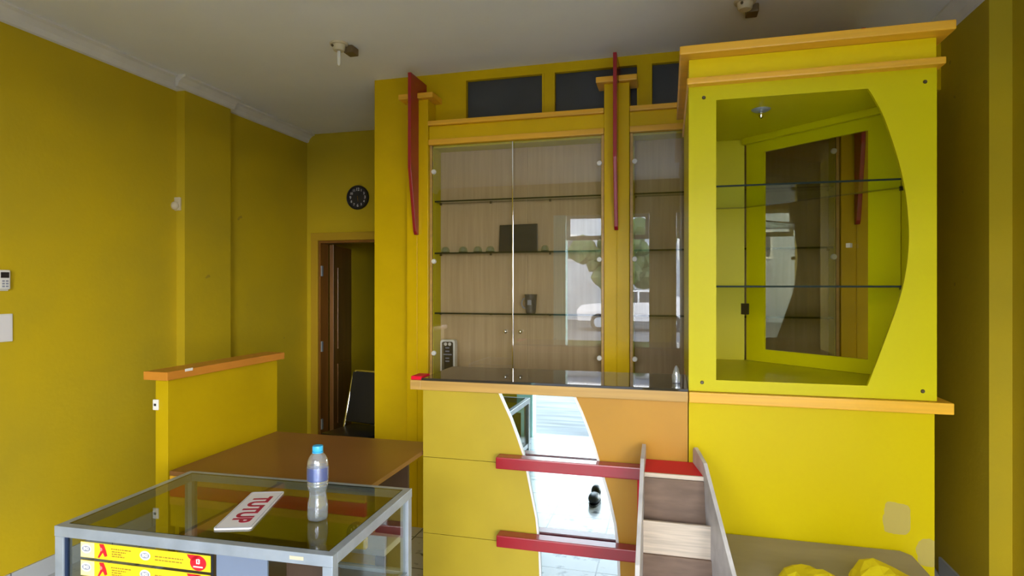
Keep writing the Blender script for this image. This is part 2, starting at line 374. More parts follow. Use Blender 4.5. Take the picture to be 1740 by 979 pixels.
# shop front behind the camera: solid on the left, two openings with white metal frames
struct('wall_front', BM((-3.5, -1.60, FY-.14, FY, 0, ZC), (-1.60, XRN+.1, FY-.14, FY, H+1.02, ZC), (-.26, .10, FY-.14, FY, 0, H+1.02)), M['wall'])
tag(obj('door_post', BM((-1.598, -1.42, FY-.16, FY+.02, 0.001, H+1.018), bev=.01), M['cyan']), 'cyan painted post at the left side of the shop entrance', 'post')
for i, (a, b) in enumerate(((-1.415, -.265), (.105, 1.58))):
    struct('window_%d' % (i+5), BM((a, b, FY-.10, FY-.05, H+.66, H+.72), (a, b, FY-.10, FY-.05, H+.97, H+1.015), (a, a+.05, FY-.10, FY-.05, H+.72, H+.97), (b-.05, b, FY-.10, FY-.05, H+.72, H+.97), ((a+b)/2-.02, (a+b)/2+.02, FY-.10, FY-.05, H+.72, H+.97)), M['bluewhite'])

# ------------------------------------------------------------------ wall cabinets between pillars
YC = 3.775                                        # glass door plane
pil = [(-1.644, 'left'), (-.312, 'mid'), (1.022, 'right')]
zcap0, zcap1 = H+1.262, H+1.298
def door(parent, x0, x1, z0, z1, knob, hinge):
    d = sheet('door', (x0, x1, YC-.003, YC+.003, z0, z1), M['doorglass'], parent)
    kz = P(862, 563, YC)[1]
    kb = bmesh.new(); cyl(kb, (knob, YC-.004, kz), (knob, YC-.02, kz), .005); sph(kb, (knob, YC-.026, kz), .013)
    obj('knob', kb, M['chrome'], d, smooth=True)
    for f in (.93, .52, .08):
        z = z0+(z1-z0)*f
        if f == .93: z = H+.775
        if f == .52: z = H+.17
        if f == .08: z = H-.45
        h = bmesh.new(); cyl(h, (hinge, YC-.004, z), (hinge, YC-.016, z), .017, .014); obj('hinge_cap', h, M['white'], d, smooth=True)
    return d
def cabinet(xa, xb, label):
    r = thing('wall_cabinet', label, 'cabinet', ((xa+xb)/2, 3.86, 0), 'glass fronted wall cabinets')
    zt = H+.952; zb = .95; xm = (xa+xb)/2
    obj('carcass', BM((xa, xa+.022, YC+.01, 3.925, zb, zt), (xb-.022, xb, YC+.01, 3.925, zb, zt), (xa, xb, YC-.01, 3.925, .0, zb), (xa, xb, YC+.01, 3.925, zt-.015, zt)), M['boxin'], r)
    obj('back_panel', BM((xa+.023, xm+.045, 3.915, 3.924, zb+.001, zt-.016), (xm+.05, xb-.023, 3.915, 3.924, zb+.001, zt-.016), (xm+.02, xm+.06, 3.908, 3.914, zb+.001, zt-.016)), M['wood'], r)
    for z in (H+.578, H+.226, H-.182):
        sheet('shelf', (xa+.024, xb-.024, YC+.025, 3.906, z-.005, z+.005), M['shelfglass'], r)
        for x in (xa+.03, xa+.45*(xb-xa), xb-.03):
            pass
        for x in (xa+.024, xa+.33*(xb-xa), xa+.68*(xb-xa), xb-.036): obj('shelf_support', BM((x, x+.012, 3.89, 3.905, z-.013, z-.006)), M['screw'], r)
    obj('header', BM((xa, xb, YC-.012, 3.88, H+.99, H+1.08)), M['pillar'], r)
    obj('moulding', BM((xa, xb, YC-.03, 3.884, zt, H+.989), bev=.004), M['trim'], r)
    obj('moulding', BM((xa, xb, YC-.04, 3.90, H+1.081, ZH), bev=.004), M['trim'], r)
    for u_ in (xa+.001, xb-.018): obj('side_strip', BM((u_, u_+.017, YC-.006, YC+.009, zb, zt-.001)), M['trim_pale'], r)
    door(r, xa+.02, xm-.003, zb+.01, zt-.004, xm-.05, xa+.03)
    door(r, xm+.003, xb-.02, zb+.01, zt-.004, xm+.05, xb-.03)
    obj('chrome_strip', BM((xm-.010, xm-.002, YC-.010, YC-.0035, zb+.01, zt-.004), bev=.002), M['chrome'], r)
    return r
cabinet(-1.565, -.391, 'yellow framed wall cabinet with two glass doors, a mug on its lower shelf')
cabinet(-.233, .943, 'yellow framed glass wall cabinet right of the middle pillar, partly behind the display box')
YF, YB = 3.745, 3.615
for x, which in pil:
    lab = {'left':'glossy yellow pillar with a wooden cap at the left end of the wall cabinets', 'mid':'glossy yellow pillar with a wooden cap between the two wall cabinets', 'right':'yellow pillar seen through the glass of the big display box'}[which]
    r = thing('pillar', lab, 'pillar', (x, 3.81, 0), 'yellow pillars of the wall cabinets')
    bm = bmesh.new()
    bx(bm, x-.077, x-.002, YF, YW-.001, 0, zcap0-.001, bev=.003); bx(bm, x+.002, x+.077, YF, YW-.001, 0, zcap0-.001, bev=.003); bx(bm, x-.07, x+.07, YF+.006, YW-.002, 0, zcap0-.002)
    obj('shaft', bm, M['pillar'], r)
    for u_ in (x-.125, x+.013): obj('cap', BM((u_, u_+.112, YF-.035, YW-.001, zcap0, zcap1), bev=.005), M['trim'], r)
    zb = P(1045, 391, YF-.03)[1]; ztop = H+1.405; zt2 = P(697, 285, YB)[1]
    fin = bmesh.new()
    yz(fin, [(YB, ztop), (YW-.002, ztop), (YW-.002, zcap1+.05), (YF-.001, zcap1+.002), (YF-.001, zb), (YF-.030, zb), (YF-.045, zb+.02), (YB, zt2)], x-.0115, x+.0115, bev=.004)
    obj('fin', fin, M['red'], r)

# ------------------------------------------------------------------ items in the left cabinet
xg0, zs2 = 0, H+.2315
def pxX(px, Y): return P(px, 0, Y)[0]
# dark board standing on the middle shelf
a, b = pxX(848, 3.86), pxX(914, 3.86)
bm = bmesh.new(); zt = P(880, 381, 3.86)[1]
xz(bm, [(a, zs2), (b, zs2), (b-.002, zt), (a+.006, zt-.004)], 3.852, 3.866, bev=.003)
t = tag(obj('tablet_panel', bm, M['black']), 'black rectangular panel standing upright on the middle shelf of the glass cabinet', 'panel')
# folded spectacles frames / clear rings on the same shelf
def rings(px, Y, rr, label):
    x = pxX(px, Y); r = thing('glass_bowl', label, 'bowl', (x, Y, zs2), 'small clear glass bowls on the middle shelf')
    bm = bmesh.new(); lathe(bm, [(rr,0.002),(rr*.97,.016),(rr*.80,.030),(rr*.45,.039),(0,.041)], (x, Y, zs2)); obj('dome', bm, M['bowlglass'], r, smooth=True)
    bm = bmesh.new(); t2 = []
    for k in range(25):
        a2 = 2*math.pi*k/24; t2.append((x+rr*.97*math.cos(a2), Y+rr*.97*math.sin(a2), zs2+.0025))
    tube(bm, t2, .002, 6); obj('rim', bm, M['edge'], r)
for px, rr, lab in ((757, .030, 'upturned clear glass bowl at the left end of the middle cabinet shelf'), (787, .031, 'upturned clear glass bowl second from the left on the middle cabinet shelf'), (812, .030, 'upturned clear glass bowl third from the left on the middle cabinet shelf'), (833, .030, 'upturned clear glass bowl just left of the black panel on the cabinet shelf'), (926, .026, 'upturned clear glass bowl right of the black panel on the cabinet shelf')):
    rings(px, 3.842, rr, lab)
# mug on the lower shelf
x = pxX(902, 3.845); z0 = H-.1765; r = thing('mug', 'dark grey patterned mug standing on the lower glass shelf', 'mug', (x, 3.845, z0))
bm = bmesh.new(); lathe(bm, [(.028,0.0),(.033,.004),(.041,.115),(.043,.125),(.039,.125),(.030,.008),(0,.008)], (x, 3.845, z0)); obj('cup', bm, mat('grey printed ceramic', (.13,.12,.12), .25, var=.6, scale=30), r, smooth=True)
bm = bmesh.new(); tube(bm, [(x-.036+math.cos(a)*.026*-1, 3.845, z0+.066+math.sin(a)*.034) for a in [math.pi/2*(k/5-1) for k in range(11)]], .005, 8); obj('handle', bm, M['stickgrey'], r, smooth=True)
bm = bmesh.new(); xz(bm, [(x-.014, z0+.055), (x+.014, z0+.055), (x+.012, z0+.088), (x-.012, z0+.088)], 3.803, 3.807); obj('print', bm, M['stickgrey'], r)
# key pad shaped device at the bottom left of the cabinet
Yd = 3.80; xa, z1 = P(748, 577, Yd); xb = pxX(773, Yd); zb0 = .951; z1 = min(z1, 5)
r = thing('remote_holder', 'white rimmed black keypad device standing at the bottom left inside the glass cabinet', 'device', ((xa+xb)/2, Yd, zb0))
def rr_pts(x0, x1, z0, z1, rad, n=5):
    pts = []
    for cx, cz, a0 in ((x1-rad, z1-rad, 0), (x0+rad, z1-rad, 90), (x0+rad, z0+rad, 180), (x1-rad, z0+rad, 270)):
        for k in range(n+1):
            a = math.radians(a0+90*k/n); pts.append((cx+rad*math.cos(a), cz+rad*math.sin(a)))
    return pts
bm = bmesh.new(); xz(bm, rr_pts(xa, xb, zb0, z1, .02), Yd, Yd+.05, bev=.002); obj('body', bm, M['white'], r)
bm = bmesh.new(); xz(bm, rr_pts(xa+.013, xb-.013, zb0+.02, z1-.014, .012), Yd-.003, Yd-.0005); obj('face', bm, M['black'], r)
for k, (fx, z) in enumerate([(.38,.03),(.66,.03),(.5,.055),(.5,.078),(.38,.10),(.66,.10),(.5,.125),(.5,.145)]):
    bm = bmesh.new(); cx = xa+(xb-xa)*fx
    if k < 2: cyl(bm, (cx, Yd-.0035, z1-z), (cx, Yd-.006, z1-z), .011); m_ = M['white']
    else: bx(bm, cx-.014, cx+.014, Yd-.0055, Yd-.0035, z1-z-.004, z1-z+.004); m_ = M['stickgrey']
    obj('button', bm, m_, r)

# ------------------------------------------------------------------ service counter
Yf = 2.70
cx0, cx1 = P(719, 700, Yf)[0], P(1169.5, 700, Yf)[0]
zg = H-.447; zw = H-.452; zw0 = H-.498; yb = 3.09
r = thing('service_counter', 'tall service counter with yellow and orange front, curved mirror inlay and dark glass top', 'counter', ((cx0+cx1)/2, 2.9, 0))
# front split by two S curves
cl = [(848,664),(857,688),(868,712),(880,745),(891,778),(902,835),(911,880),(916,930),(918,985),(918,1100)]
cr = [(977,664),(989,700),(1000,728),(1011,760),(1021,795),(1036,845),(1046,890),(1051,930),(1053,985),(1053,1100)]
pl = [P(a, b, Yf) for a, b in cl]; pr = [P(a, b, Yf) for a, b in cr]
pl[-1] = (pl[-1][0], .0); pr[-1] = (pr[-1][0], .0); pl[0] = (pl[0][0], zw0-.001); pr[0] = (pr[0][0], zw0-.001)
zs = [0] + [P(720, y, Yf)[1] for y in (905, 776)] + [zw0-.001]
def xcurve(c, z):
    for (xa_, za_), (xb_, zb_) in zip(c, c[1:]):
        if zb_ <= z <= za_: return xa_+(xb_-xa_)*(za_-z)/(za_-zb_+1e-9)
    return c[0][0] if z > c[0][1] else c[-1][0]
bm = bmesh.new()
for z0_, z1_ in zip(zs, zs[1:]):
    g = .0012
    pts = [(cx0, z0_+g), (cx0, z1_-g)] + [(xcurve(pl, z), z) for z in [z1_-g]+[p[1] for p in pl if z0_+g < p[1] < z1_-g]+[z0_+g]]
    xz(bm, pts, Yf, Yf+.018)
obj('front_panel', bm, M['counter'], r)
bm = bmesh.new(); xz(bm, [(cx1-.002, 0), (cx1-.002, zw0-.001)] + pr, Yf, Yf+.018); obj('front_panel', bm, M['orange'], r, label='orange panel right of the mirror')
bm = bmesh.new(); xz(bm, [(a+.001, b) for a, b in pl] + [(a-.001, b) for a, b in pr[::-1]], Yf+.006, Yf+.018); obj('mirror', bm, M['mirror'], r)
bm = bmesh.new()
xz(bm, [(a-.003, b) for a, b in pl]+[(a+.006, b) for a, b in pl[::-1]], Yf-.004, Yf+.005)
obj('mirror_border', bm, M['white'], r); bm = bmesh.new()
xz(bm, [(a-.008, b) for a, b in pr]+[(a+.004, b) for a, b in pr[::-1]], Yf-.004, Yf+.005)
obj('mirror_border', bm, M['white'], r)
obj('body', BM((cx0, cx0+.02, Yf+.019, yb, 0, zw0-.001), (cx1-.022, cx1-.002, Yf+.019, yb, 0, zw0-.001), (cx0+.02, cx1-.022, yb-.02, yb, 0, zw0-.001)), M['counter'], r)
xw0 = P(697, 650, 2.675)[0]
obj('top_board', BM((xw0, cx0, 2.672, 2.79, zw0, zw), (cx0-.002, cx1-.001, 2.672, yb+.02, zw0, zw), bev=.004), M['trim_pale'], r)
obj('red_edge', BM((xw0+.002, cx0+.002, 2.680, 2.78, zw+.0005, zw+.018), bev=.002), M['redbright'], r)
obj('glass_top', BM((cx0+.004, cx1-.001, 2.668, yb+.015, zw+.0005, zw+.012), bev=.001), M['darkglass'], r)
# red rails on the front
def rail(y0, y1, x0, x1):
    a = P(x0, y0, 2.63); b = P(x0, y1, 2.63)
    obj('rail', BM((P(x0,0,2.63)[0], min(-.1135, P(x1,0,2.63)[0]), 2.63, Yf-.005, b[1], a[1]), bev=.005), M['red'], r)
rail(777, 797, 842, 1093); rail(910, 930, 843, 1087)
obj('rail', BM((P(1083,0,2.66)[0], -.1135, 2.66, Yf-.005, P(0,905,2.66)[1]-.05, P(1090,797,2.63)[1]), bev=.002), M['redbright'], r, label='thin upright red strip')
# small bottle-like thing at the right end of the glass top
x, y = G(1157, 652, zw+.013)
bm = bmesh.new(); t = bmesh.new(); lathe(t, [(.0,0),(.018,.001),(.02,.03),(.012,.06),(.006,.075),(0,.08)], (0,0,0)); merge(bm, t, Matrix.Translation((x-.02, y+.02, zw+.0135)))
tag(obj('glass_ornament', bm, M['plastic_clear'], smooth=True), 'small clear glass ornament at the right end of the dark counter top', 'ornament')

# ------------------------------------------------------------------ big display box on its base
bx0, bx1 = cx1+.002, P(1592, 600, Yf)[0]
zb0, zb1 = H-.568*0 - .502 + 0, 0
zbot = P(1171, 664, Yf)[1]; ztop = P(1171, 148, Yf)[1]
r = thing('base_cabinet', 'bright yellow base cabinet with worn patches under the big display box', 'cabinet', ((bx0+bx1)/2, 3.05, 0))
bxe = P(1588, 700, Yf)[0]; zt0 = zbot-.001
obj('body', BM((bx0, bxe, Yf, 3.48, 0, zt0-.047)), M['base'], r)
xw1 = P(1622, 690, 2.672)[0]
obj('top_board', BM((bx0, xw1, 2.672, 3.50, zt0-.046, zt0-.001), bev=.004), M['trim'], r)
r = thing('display_box', 'tall lime yellow display box with a curved window, glass shelves and orange crown mouldings', 'display case', ((bx0+bx1)/2, 3.05, zbot))
def arc(p, n=8):   # smooth interpolation through outline pixels
    out = []
    for i in range(len(p)-1):
        p0 = Vector(p[max(i-1,0)]); p1 = Vector(p[i]); p2 = Vector(p[i+1]); p3 = Vector(p[min(i+2,len(p)-1)])
        for k in range(n):
            t = k/n; out.append(tuple(.5*((2*p1)+(-p0+p2)*t+(2*p0-5*p1+4*p2-p3)*t*t+(-p0+3*p1-3*p2+p3)*t**3)))
    return out+[p[-1]]
curve = arc([(1475,149),(1498,190),(1515,235),(1530,285),(1540,335),(1544.5,390),(1543,435),(1536,480),(1525,520),(1510,562),(1492,610),(1474,656)], 4)
wl, wt, wbm = P(1217, 400, Yf)[0], P(1217, 170, Yf)[1], P(1217, 646, Yf)[1]
cpts = [P(a, b, Yf) for a, b in curve]; cpts[0] = (cpts[0][0], wt); cpts[-1] = (cpts[-1][0], wbm)
# front panel with hole: ring of quads between outer rectangle and hole
def panel_hole(outer, hole, y0, y1):
    bm = bmesh.new()
    ox0, oz0, ox1, oz1 = outer
    def ray_out(p):
        cx, cz = (ox0+ox1)/2, (oz0+oz1)/2
        d = Vector((p[0]-cx, p[1]-cz)); sc_ = min(((ox1-cx) if d.x > 0 else (cx-ox0))/max(abs(d.x),1e-9), ((oz1-cz) if d.y > 0 else (cz-oz0))/max(abs(d.y),1e-9))
        return (cx+d.x*sc_, cz+d.y*sc_)
    from math import atan2
    cx, cz = (ox0+ox1)/2, (oz0+oz1)/2
    inner = list(hole)
    corners = [(ox0,oz0),(ox1,oz0),(ox1,oz1),(ox0,oz1)]
    # project rectangle corners on the hole outline so that every corner has a partner
    def seg_hit(c):
        best = None
        for i in range(len(inner)):
            a, b = Vector(inner[i]), Vector(inner[(i+1)%len(inner)])
            d = Vector(c)-Vector((cx,cz)); e = b-a; den = d.x*e.y-d.y*e.x
            if abs(den) < 1e-9: continue
            w_ = a-Vector((cx,cz)); t_ = (w_.x*e.y-w_.y*e.x)/den; s_ = (w_.x*d.y-w_.y*d.x)/den
            if t_ > 0 and -1e-6 <= s_ <= 1+1e-6: best = (i, tuple(a+e*s_), s_)
        return best
    for c in corners:
        h = seg_hit(c)
        if h and 1e-4 < h[2] < 1-1e-4: inner.insert(h[0]+1, h[1])
    o2 = [ray_out(p) for p in inner]
    n = len(inner)
    vi0 = [bm.verts.new((a, y0, b)) for a, b in inner]; vo0 = [bm.verts.new((a, y0, b)) for a, b in o2]
    vi1 = [bm.verts.new((a, y1, b)) for a, b in inner]; vo1 = [bm.verts.new((a, y1, b)) for a, b in o2]
    for i in range(n):
        j = (i+1)%n
        bm.faces.new((vi0[i], vi0[j], vo0[j], vo0[i])); bm.faces.new((vi1[j], vi1[i], vo1[i], vo1[j]))
        bm.faces.new((vi0[j], vi0[i], vi1[i], vi1[j])); bm.faces.new((vo0[i], vo0[j], vo1[j], vo1[i]))
    bmesh.ops.remove_doubles(bm, verts=bm.verts, dist=1e-5); bmesh.ops.recalc_face_normals(bm, faces=bm.faces)
    return bm
hole = [(wl, wbm), (wl, wt)] + cpts
obj('front_panel', panel_hole((bx0, zbot, bx1, ztop), hole, Yf, Yf+.016), M['box'], r)
Y1 = 3.51; xk = P(1265, 400, Y1)[0]; xe = bx1-.03; 
dl = Vector((math.sin(math.radians(48)), -math.cos(math.radians(48)))); A0 = Vector((xk, Y1)); sE = (xe-xk)/dl.x; A1 = A0+dl*sE
floor_pts = [(bx0, Yf+.024), (bx0, Y1+.018), (xk, Y1+.018), (A1.x+.016, A1.y+.016), (bx1-.001, A1.y), (bx1-.001, Yf+.024)]
zfl = P(1265, 612, Y1)[1]; zcl = P(1268, 237, Y1)[1]
bm = bmesh.new(); xy(bm, floor_pts, zbot+.001, zfl); obj('floor_board', bm, M['boxin'], r)
bm = bmesh.new(); xy(bm, floor_pts, zcl, ztop-.001); obj('ceiling_board', bm, M['boxin'], r)
obj('side_panel', BM((bx0, bx0+.015, Yf+.024, Y1, zfl+.0005, zcl-.0005)), M['boxin'], r)
obj('side_panel', BM((bx1-.03, bx1-.001, Yf+.024, A1.y-.002, zfl+.0005, zcl-.0005)), M['boxin'], r)
obj('back_panel', BM((bx0, xk, Y1, Y1+.016, zfl+.0005, zcl-.0005)), M['boxin'], r)
# angled rear door with a window
def onrear(px):
    dx, dy = ray(px); s = (A0.y*dx-A0.x*dy)/(dl.x*dy-dl.y*dx); return s
s0, s1 = onrear(1298), onrear(1475)
def rearz(px, py, s): 
    q = A0+dl*s; dy = ray(px)[1]; return H+(487-py)*(q.y/dy)/F
z0r, z1r = (rearz(1298,595,s0)+rearz(1475,610,s1))/2, (rearz(1298,255,s0)+rearz(1475,224,s1))/2
nrm = Vector((dl.y, -dl.x))*-1     # away from the front
nrm = Vector((math.cos(math.radians(48)), math.sin(math.radians(48))))
def rbox(bm, sa, sb, z0, z1, n0=0, n1=.016):
    pts = [A0+dl*sa+nrm*n0, A0+dl*sb+nrm*n0, A0+dl*sb+nrm*n1, A0+dl*sa+nrm*n1]
    xy(bm, [tuple(p) for p in pts], z0, z1)
bm = bmesh.new()
rbox(bm, .012, s0, zfl+.002, zcl-.002); rbox(bm, s1, sE-.004, zfl+.002, zcl-.002); rbox(bm, s0, s1, zfl+.002, z0r); rbox(bm, s0, s1, z1r, zcl-.002)
rd = obj('rear_door', bm, M['box'], r)
bm = bmesh.new(); rbox(bm, s0-.02, s1+.02, z0r-.02, z1r+.02, .018, .022); obj('door_glass', bm, M['boxglass'], rd)
bm = bmesh.new(); rbox(bm, .004, sE-.02, zcl-.034, zcl-.001, -.03, -.002); obj('ceiling_rail', bm, M['box'], r)
for px, py in ((1272, 525),):
    z = H+(487-py)*(3.5/ray(1272)[1])/F
    bm = bmesh.new(); rbox(bm, -.02, .03, z-.03, z+.03, -.012, -.001); obj('hinge', bm, M['screw'], r)
bm = bmesh.new(); rbox(bm, s1-.09, s1-.07, z0r+.52, z0r+.54, -.02, -.001); obj('catch', bm, M['cream'], r)
shp = [(bx0+.017, Yf+.03), (bx0+.017, Y1-.006), (xk-.006, Y1-.006), (A1.x-.012, A1.y-.012), (bx1-.032, A1.y-.03), (bx1-.032, Yf+.03)]
for py in (317, 487):
    z = P(1217, py, Yf+.03)[1]
    bm = bmesh.new(); xy(bm, shp, z-.004, z+.004)
    edge_slot(obj('shelf', bm, [M['shelfglass'], M['edge']], r))
    for (x, y) in ((bx0+.016, 3.3), (bx0+.12, Y1-.014), (bx1-.045, 2.95)): obj('shelf_support', BM((x, x+.013, y, y+.012, z-.014, z-.0045)), M['screw'], r)
for px, py in ((1196,166), (1572,139), (1193,650), (1568,665)):
    x, z = P(px, py, Yf); bm = bmesh.new(); cyl(bm, (x, Yf-.0005, z), (x, Yf-.004, z), .008, .006); obj('screw', bm, M['screw'], r, smooth=True)
xs_, zs_ = P(1293, 183, 2.93)
bm = bmesh.new(); lathe(bm, [(.012,-.012),(.030,-.010),(.040,-.004),(.042,-.0005)], (xs_, 2.93, zcl)); sp_ = obj('spotlight', bm, M['alu'], r, smooth=True)
bm = bmesh.new(); lathe(bm, [(0,-.045),(.008,-.04),(.013,-.028),(.010,-.013)], (xs_, 2.93, zcl)); obj('bulb', bm, M['chrome'], sp_, smooth=True)
# crown
zm0, zm1 = P(1171,149,Yf)[1]+.001, P(1167,133,2.665)[1]
zk0, zk1 = P(1157, 93, 2.63)[1], P(1157, 78, 2.63)[1]
obj('frieze', BM((bx0+.001, bx1-.002, Yf, 3.45, zm1+.001, zk0-.001)), M['frieze'], r)
ml, mr = P(1167,140,2.66)[0], P(1609,110,2.66)[0]
obj('moulding', BM((ml, mr, 2.66, 3.60, zm0, zm1), bev=.007), M['trim'], r)
kl, kr = P(1155,85,2.63)[0], P(1626,40,2.63)[0]
obj('crown', BM((kl, kr, 2.63, 3.66, zk0, zk1), bev=.006), M['trim'], r)

# ------------------------------------------------------------------ leaning rack of pockets in front of the counter
def Xr(z): return .100
r = thing('pocket_rack', 'stepped rack with raw plywood pockets and red top leaning at the counter front', 'rack', (.03, 2.4, 0))
sidep = [(2.688,.93), (2.66,.945), (2.50,.925), (2.10,.67), (1.96,.45), (1.96,0), (2.688,0)]
bm = bmesh.new(); yz(bm, sidep, -.112, -.096, bev=.002); obj('side_board', bm, M['greyedge'], r)
bm = bmesh.new()
prism(bm, sidep, lambda y,z:(Xr(z)+(2.69-y)*.176, y, z), lambda y,z:(Xr(z)+(2.69-y)*.176+.015, y, z), bev=.002)
obj('side_board', bm, M['greyedge'], r)
def across(bm, pts):      # profile pts (y,z) from the left board to the splayed right board
    prism(bm, pts, lambda y,z:(-.0955, y, z), lambda y,z:(Xr(z)+(2.69-y)*.176-.0005, y, z))
bm = bmesh.new(); across(bm, [(2.688,.862),(2.50,.862),(2.50,.872),(2.688,.872)]); obj('top_shelf', bm, M['redbright'], r)
bm = bmesh.new(); across(bm, [(2.4995,.856),(2.49,.856),(2.49,.8725),(2.4995,.8725)]); obj('shelf_edge', bm, M['paleply'], r)
for k, (dy, dz) in enumerate(((0,0),(-.12,-.26),(-.22,-.52))):
    bm = bmesh.new(); across(bm, [(2.50+dy,.854+dz),(2.488+dy,.854+dz),(2.42+dy,.53+dz),(2.432+dy,.53+dz)]); obj('pocket_back', bm, M['ply'], r)
    bm = bmesh.new(); across(bm, [(2.38+dy,.572+dz),(2.392+dy,.572+dz),(2.392+dy,.719+dz),(2.38+dy,.719+dz)]); obj('pocket_front', bm, M['paleply'], r)

# ------------------------------------------------------------------ low board and cloths at the lower right
tx1 = P(1538, 937, 2.69)[0]
r = thing('low_table', 'low grey brown bare board table pushed against the yellow base cabinet', 'table', (.6, 2.2, 0))
bm = bmesh.new(); xy(bm, [(.135, 2.685), (tx1-.02, 2.685), (tx1+.01, 2.65), (tx1+.01, 1.55), (.25, 1.55), (.25, 2.05)], .555, .58); obj('tabletop', bm, M['mdf'], r)
for x, y in ((.27,1.6), (tx1-.07,1.6), (.27,2.6), (tx1-.07,2.6)): obj('leg', BM((x, x+.045, y, y+.045, 0, .554), bev=.003), M['mdf'], r)
def cloth(cx, cy, rx, ry, h, seed, label):
    rnd = random.Random(seed); bm = bmesh.new(); N = 7
    grid = {}
    ph = [rnd.uniform(0,6.28) for _ in range(6)]
    pts = []
    for i in range(N+1):
        for j in range(N+1):
            u, v = i/N*2-1, j/N*2-1
            sx_ = u*math.sqrt(1-v*v/2); sy_ = v*math.sqrt(1-u*u/2); rad = math.hypot(sx_, sy_)
            fold = abs(math.sin(3.1*sx_+1.7*sy_+ph[0]))*.5+abs(math.sin(2.2*sy_-1.5*sx_+ph[1]))*.3
            zz = h*max(0, (1-rad**4))*(.72+fold*.4)
            wob_ = 1+.10*math.sin(3*math.atan2(sy_, sx_)+ph[2])+.03*math.sin(5*math.atan2(sy_, sx_)+ph[3])
            grid[i,j] = bm.verts.new((cx+sx_*rx*wob_, cy+sy_*ry*wob_, .582+zz))
    low = {}
    for i in range(N):
        for j in range(N): bm.faces.new((grid[i,j], grid[i+1,j], grid[i+1,j+1], grid[i,j+1]))
    g = bmesh.ops.extrude_face_region(bm, geom=bm.faces[:])
    for e in g['geom']:
        if isinstance(e, bmesh.types.BMVert): e.co.z += .006
    bmesh.ops.recalc_face_normals(bm, faces=bm.faces)
    return tag(obj('yellow_cloth', bm, M['cloth']), label, 'cloth')
cloth(.715, 2.28, .12, .17, .085, 3, 'bright yellow crumpled cloth on the right side of the low grey table')
cloth(.475, 2.22, .11, .17, .065, 9, 'flatter yellow cloth on the low table beside the pocket rack')

# ------------------------------------------------------------------ desk with side screen
zd = H-.80; dX0, dX1, dY0, dY1 = -2.095, cx0-.004, 2.13, 2.86
r = thing('desk', 'brown topped yellow desk with orange and red edge bands between screen and counter', 'desk', ((dX0+dX1)/2, 2.5, 0))
obj('desk_top', BM((dX0, dX1-.0, dY0+.02, 2.694, zd-.02, zd), (dX0, dX1, 2.6945, dY1, zd-.02, zd)), M['desk'], r)
def band(z0, z1, m, lab=None): obj('edge_band', BM((dX0, dX1, dY0, dY0+.0195, z0, z1), bev=.002), m, r, label=lab)
band(zd-.020, zd, M['desk']); band(zd-.056, zd-.021, M['trim'], 'orange band'); band(zd-.110, zd-.057, M['redbright'], 'red band'); band(zd-.145, zd-.111, M['trim'], 'orange band')
obj('apron', BM((dX0, dX1, dY0+.005, dY0+.025, zd-.24, zd-.146)), M['board'], r)
for x in (dX0, dX1-.24): obj('side_panel', BM((x, x+.02, dY0+.03, dY1-.02, 0, zd-.021)), M['board'], r)
obj('back_panel', BM((dX0+.021, dX1-.241, 2.62, 2.64, .15, zd-.021)), M['board'], r)
obj('rail', BM((-1.42, dX1-.03, 2.36, 2.52, .46, .49), bev=.003), M['bluewhite'], r, label='white rail under the desk')
obj('desk_shade_panel', BM((dX1-.20, dX1-.03, 2.60, 2.615, 0, zd-.021)), M['darkbrown'], r)  # dark sheet added to stand for the shade beneath the desk
# screen panel with cap
X0s, X1s = -2.165, -2.100
r = thing('side_screen', 'yellow upright screen panel with an orange wooden cap left of the desk', 'screen', (X0s, 2.5, 0))
zc0, zc1 = H-.405, H-.368
obj('panel', BM((X0s, X1s, 2.125, 2.875, 0, zc0-.001), bev=.003), mat('screen yellow paint', (.52,.36,.003), .45, var=.12, scale=3, spec=.2), r)
obj('cap', BM((-2.205, -2.078, 2.10, 2.91, zc0, zc1), bev=.004), M['cap'], r)
y_, z_ = SX(321, 629, -2.077); obj('white_mark', BM((-2.0775, -2.0765, y_-.022, y_+.022, z_-.004, z_+.008)), M['white'], r)
x, z = P(266, 688, 2.124); obj('switch_plate', BM((x-.014, x+.014, 2.117, 2.1245, z-.022, z+.024), bev=.003), M['white'], r)
obj('switch_hole', BM((x-.006, x+.005, 2.115, 2.1168, z-.004, z+.006)), M['black'], r)

# ------------------------------------------------------------------ aluminium showcase
zt = H-.75; FL = Vector((-1.866, 1.449)); th = math.radians(1.95); W_, D_ = .962, .575; zb_ = H-1.05
ux = Vector((math.cos(th), math.sin(th))); uy = Vector((-math.sin(th), math.cos(th)))
SM = Matrix.Translation((FL.x, FL.y, 0)) @ Matrix.Rotation(th, 4, 'Z')
def sb(*boxes, bev=0):
    bm = BM(*boxes, bev=bev); bmesh.ops.transform(bm, matrix=SM, verts=bm.verts); return bm
r = thing('glass_showcase', 'aluminium framed glass showcase with yellow sticker strips in front of the desk', 'showcase', tuple(SM @ Vector((W_/2, D_/2, 0))))
fw = .034; zb2 = .06
obj('frame', sb((0,W_,0,fw*.8,zt-fw,zt-.001), (0,W_,D_-fw*.7,D_,zt-fw,zt-.001), (0,fw*.8,fw*.8,D_-fw*.7,zt-fw,zt-.001), (W_-fw*.8,W_,fw*.8,D_-fw*.7,zt-fw,zt-.001), bev=.002), M['alu'], r, label='aluminium top frame')
for x in (0, W_-fw):
    for y in (0, D_-fw): obj('upright', sb((x+.001, x+fw-.001, y+.001, y+fw-.001, 0, zt-fw-.0005), bev=.002), M['alu'], r)
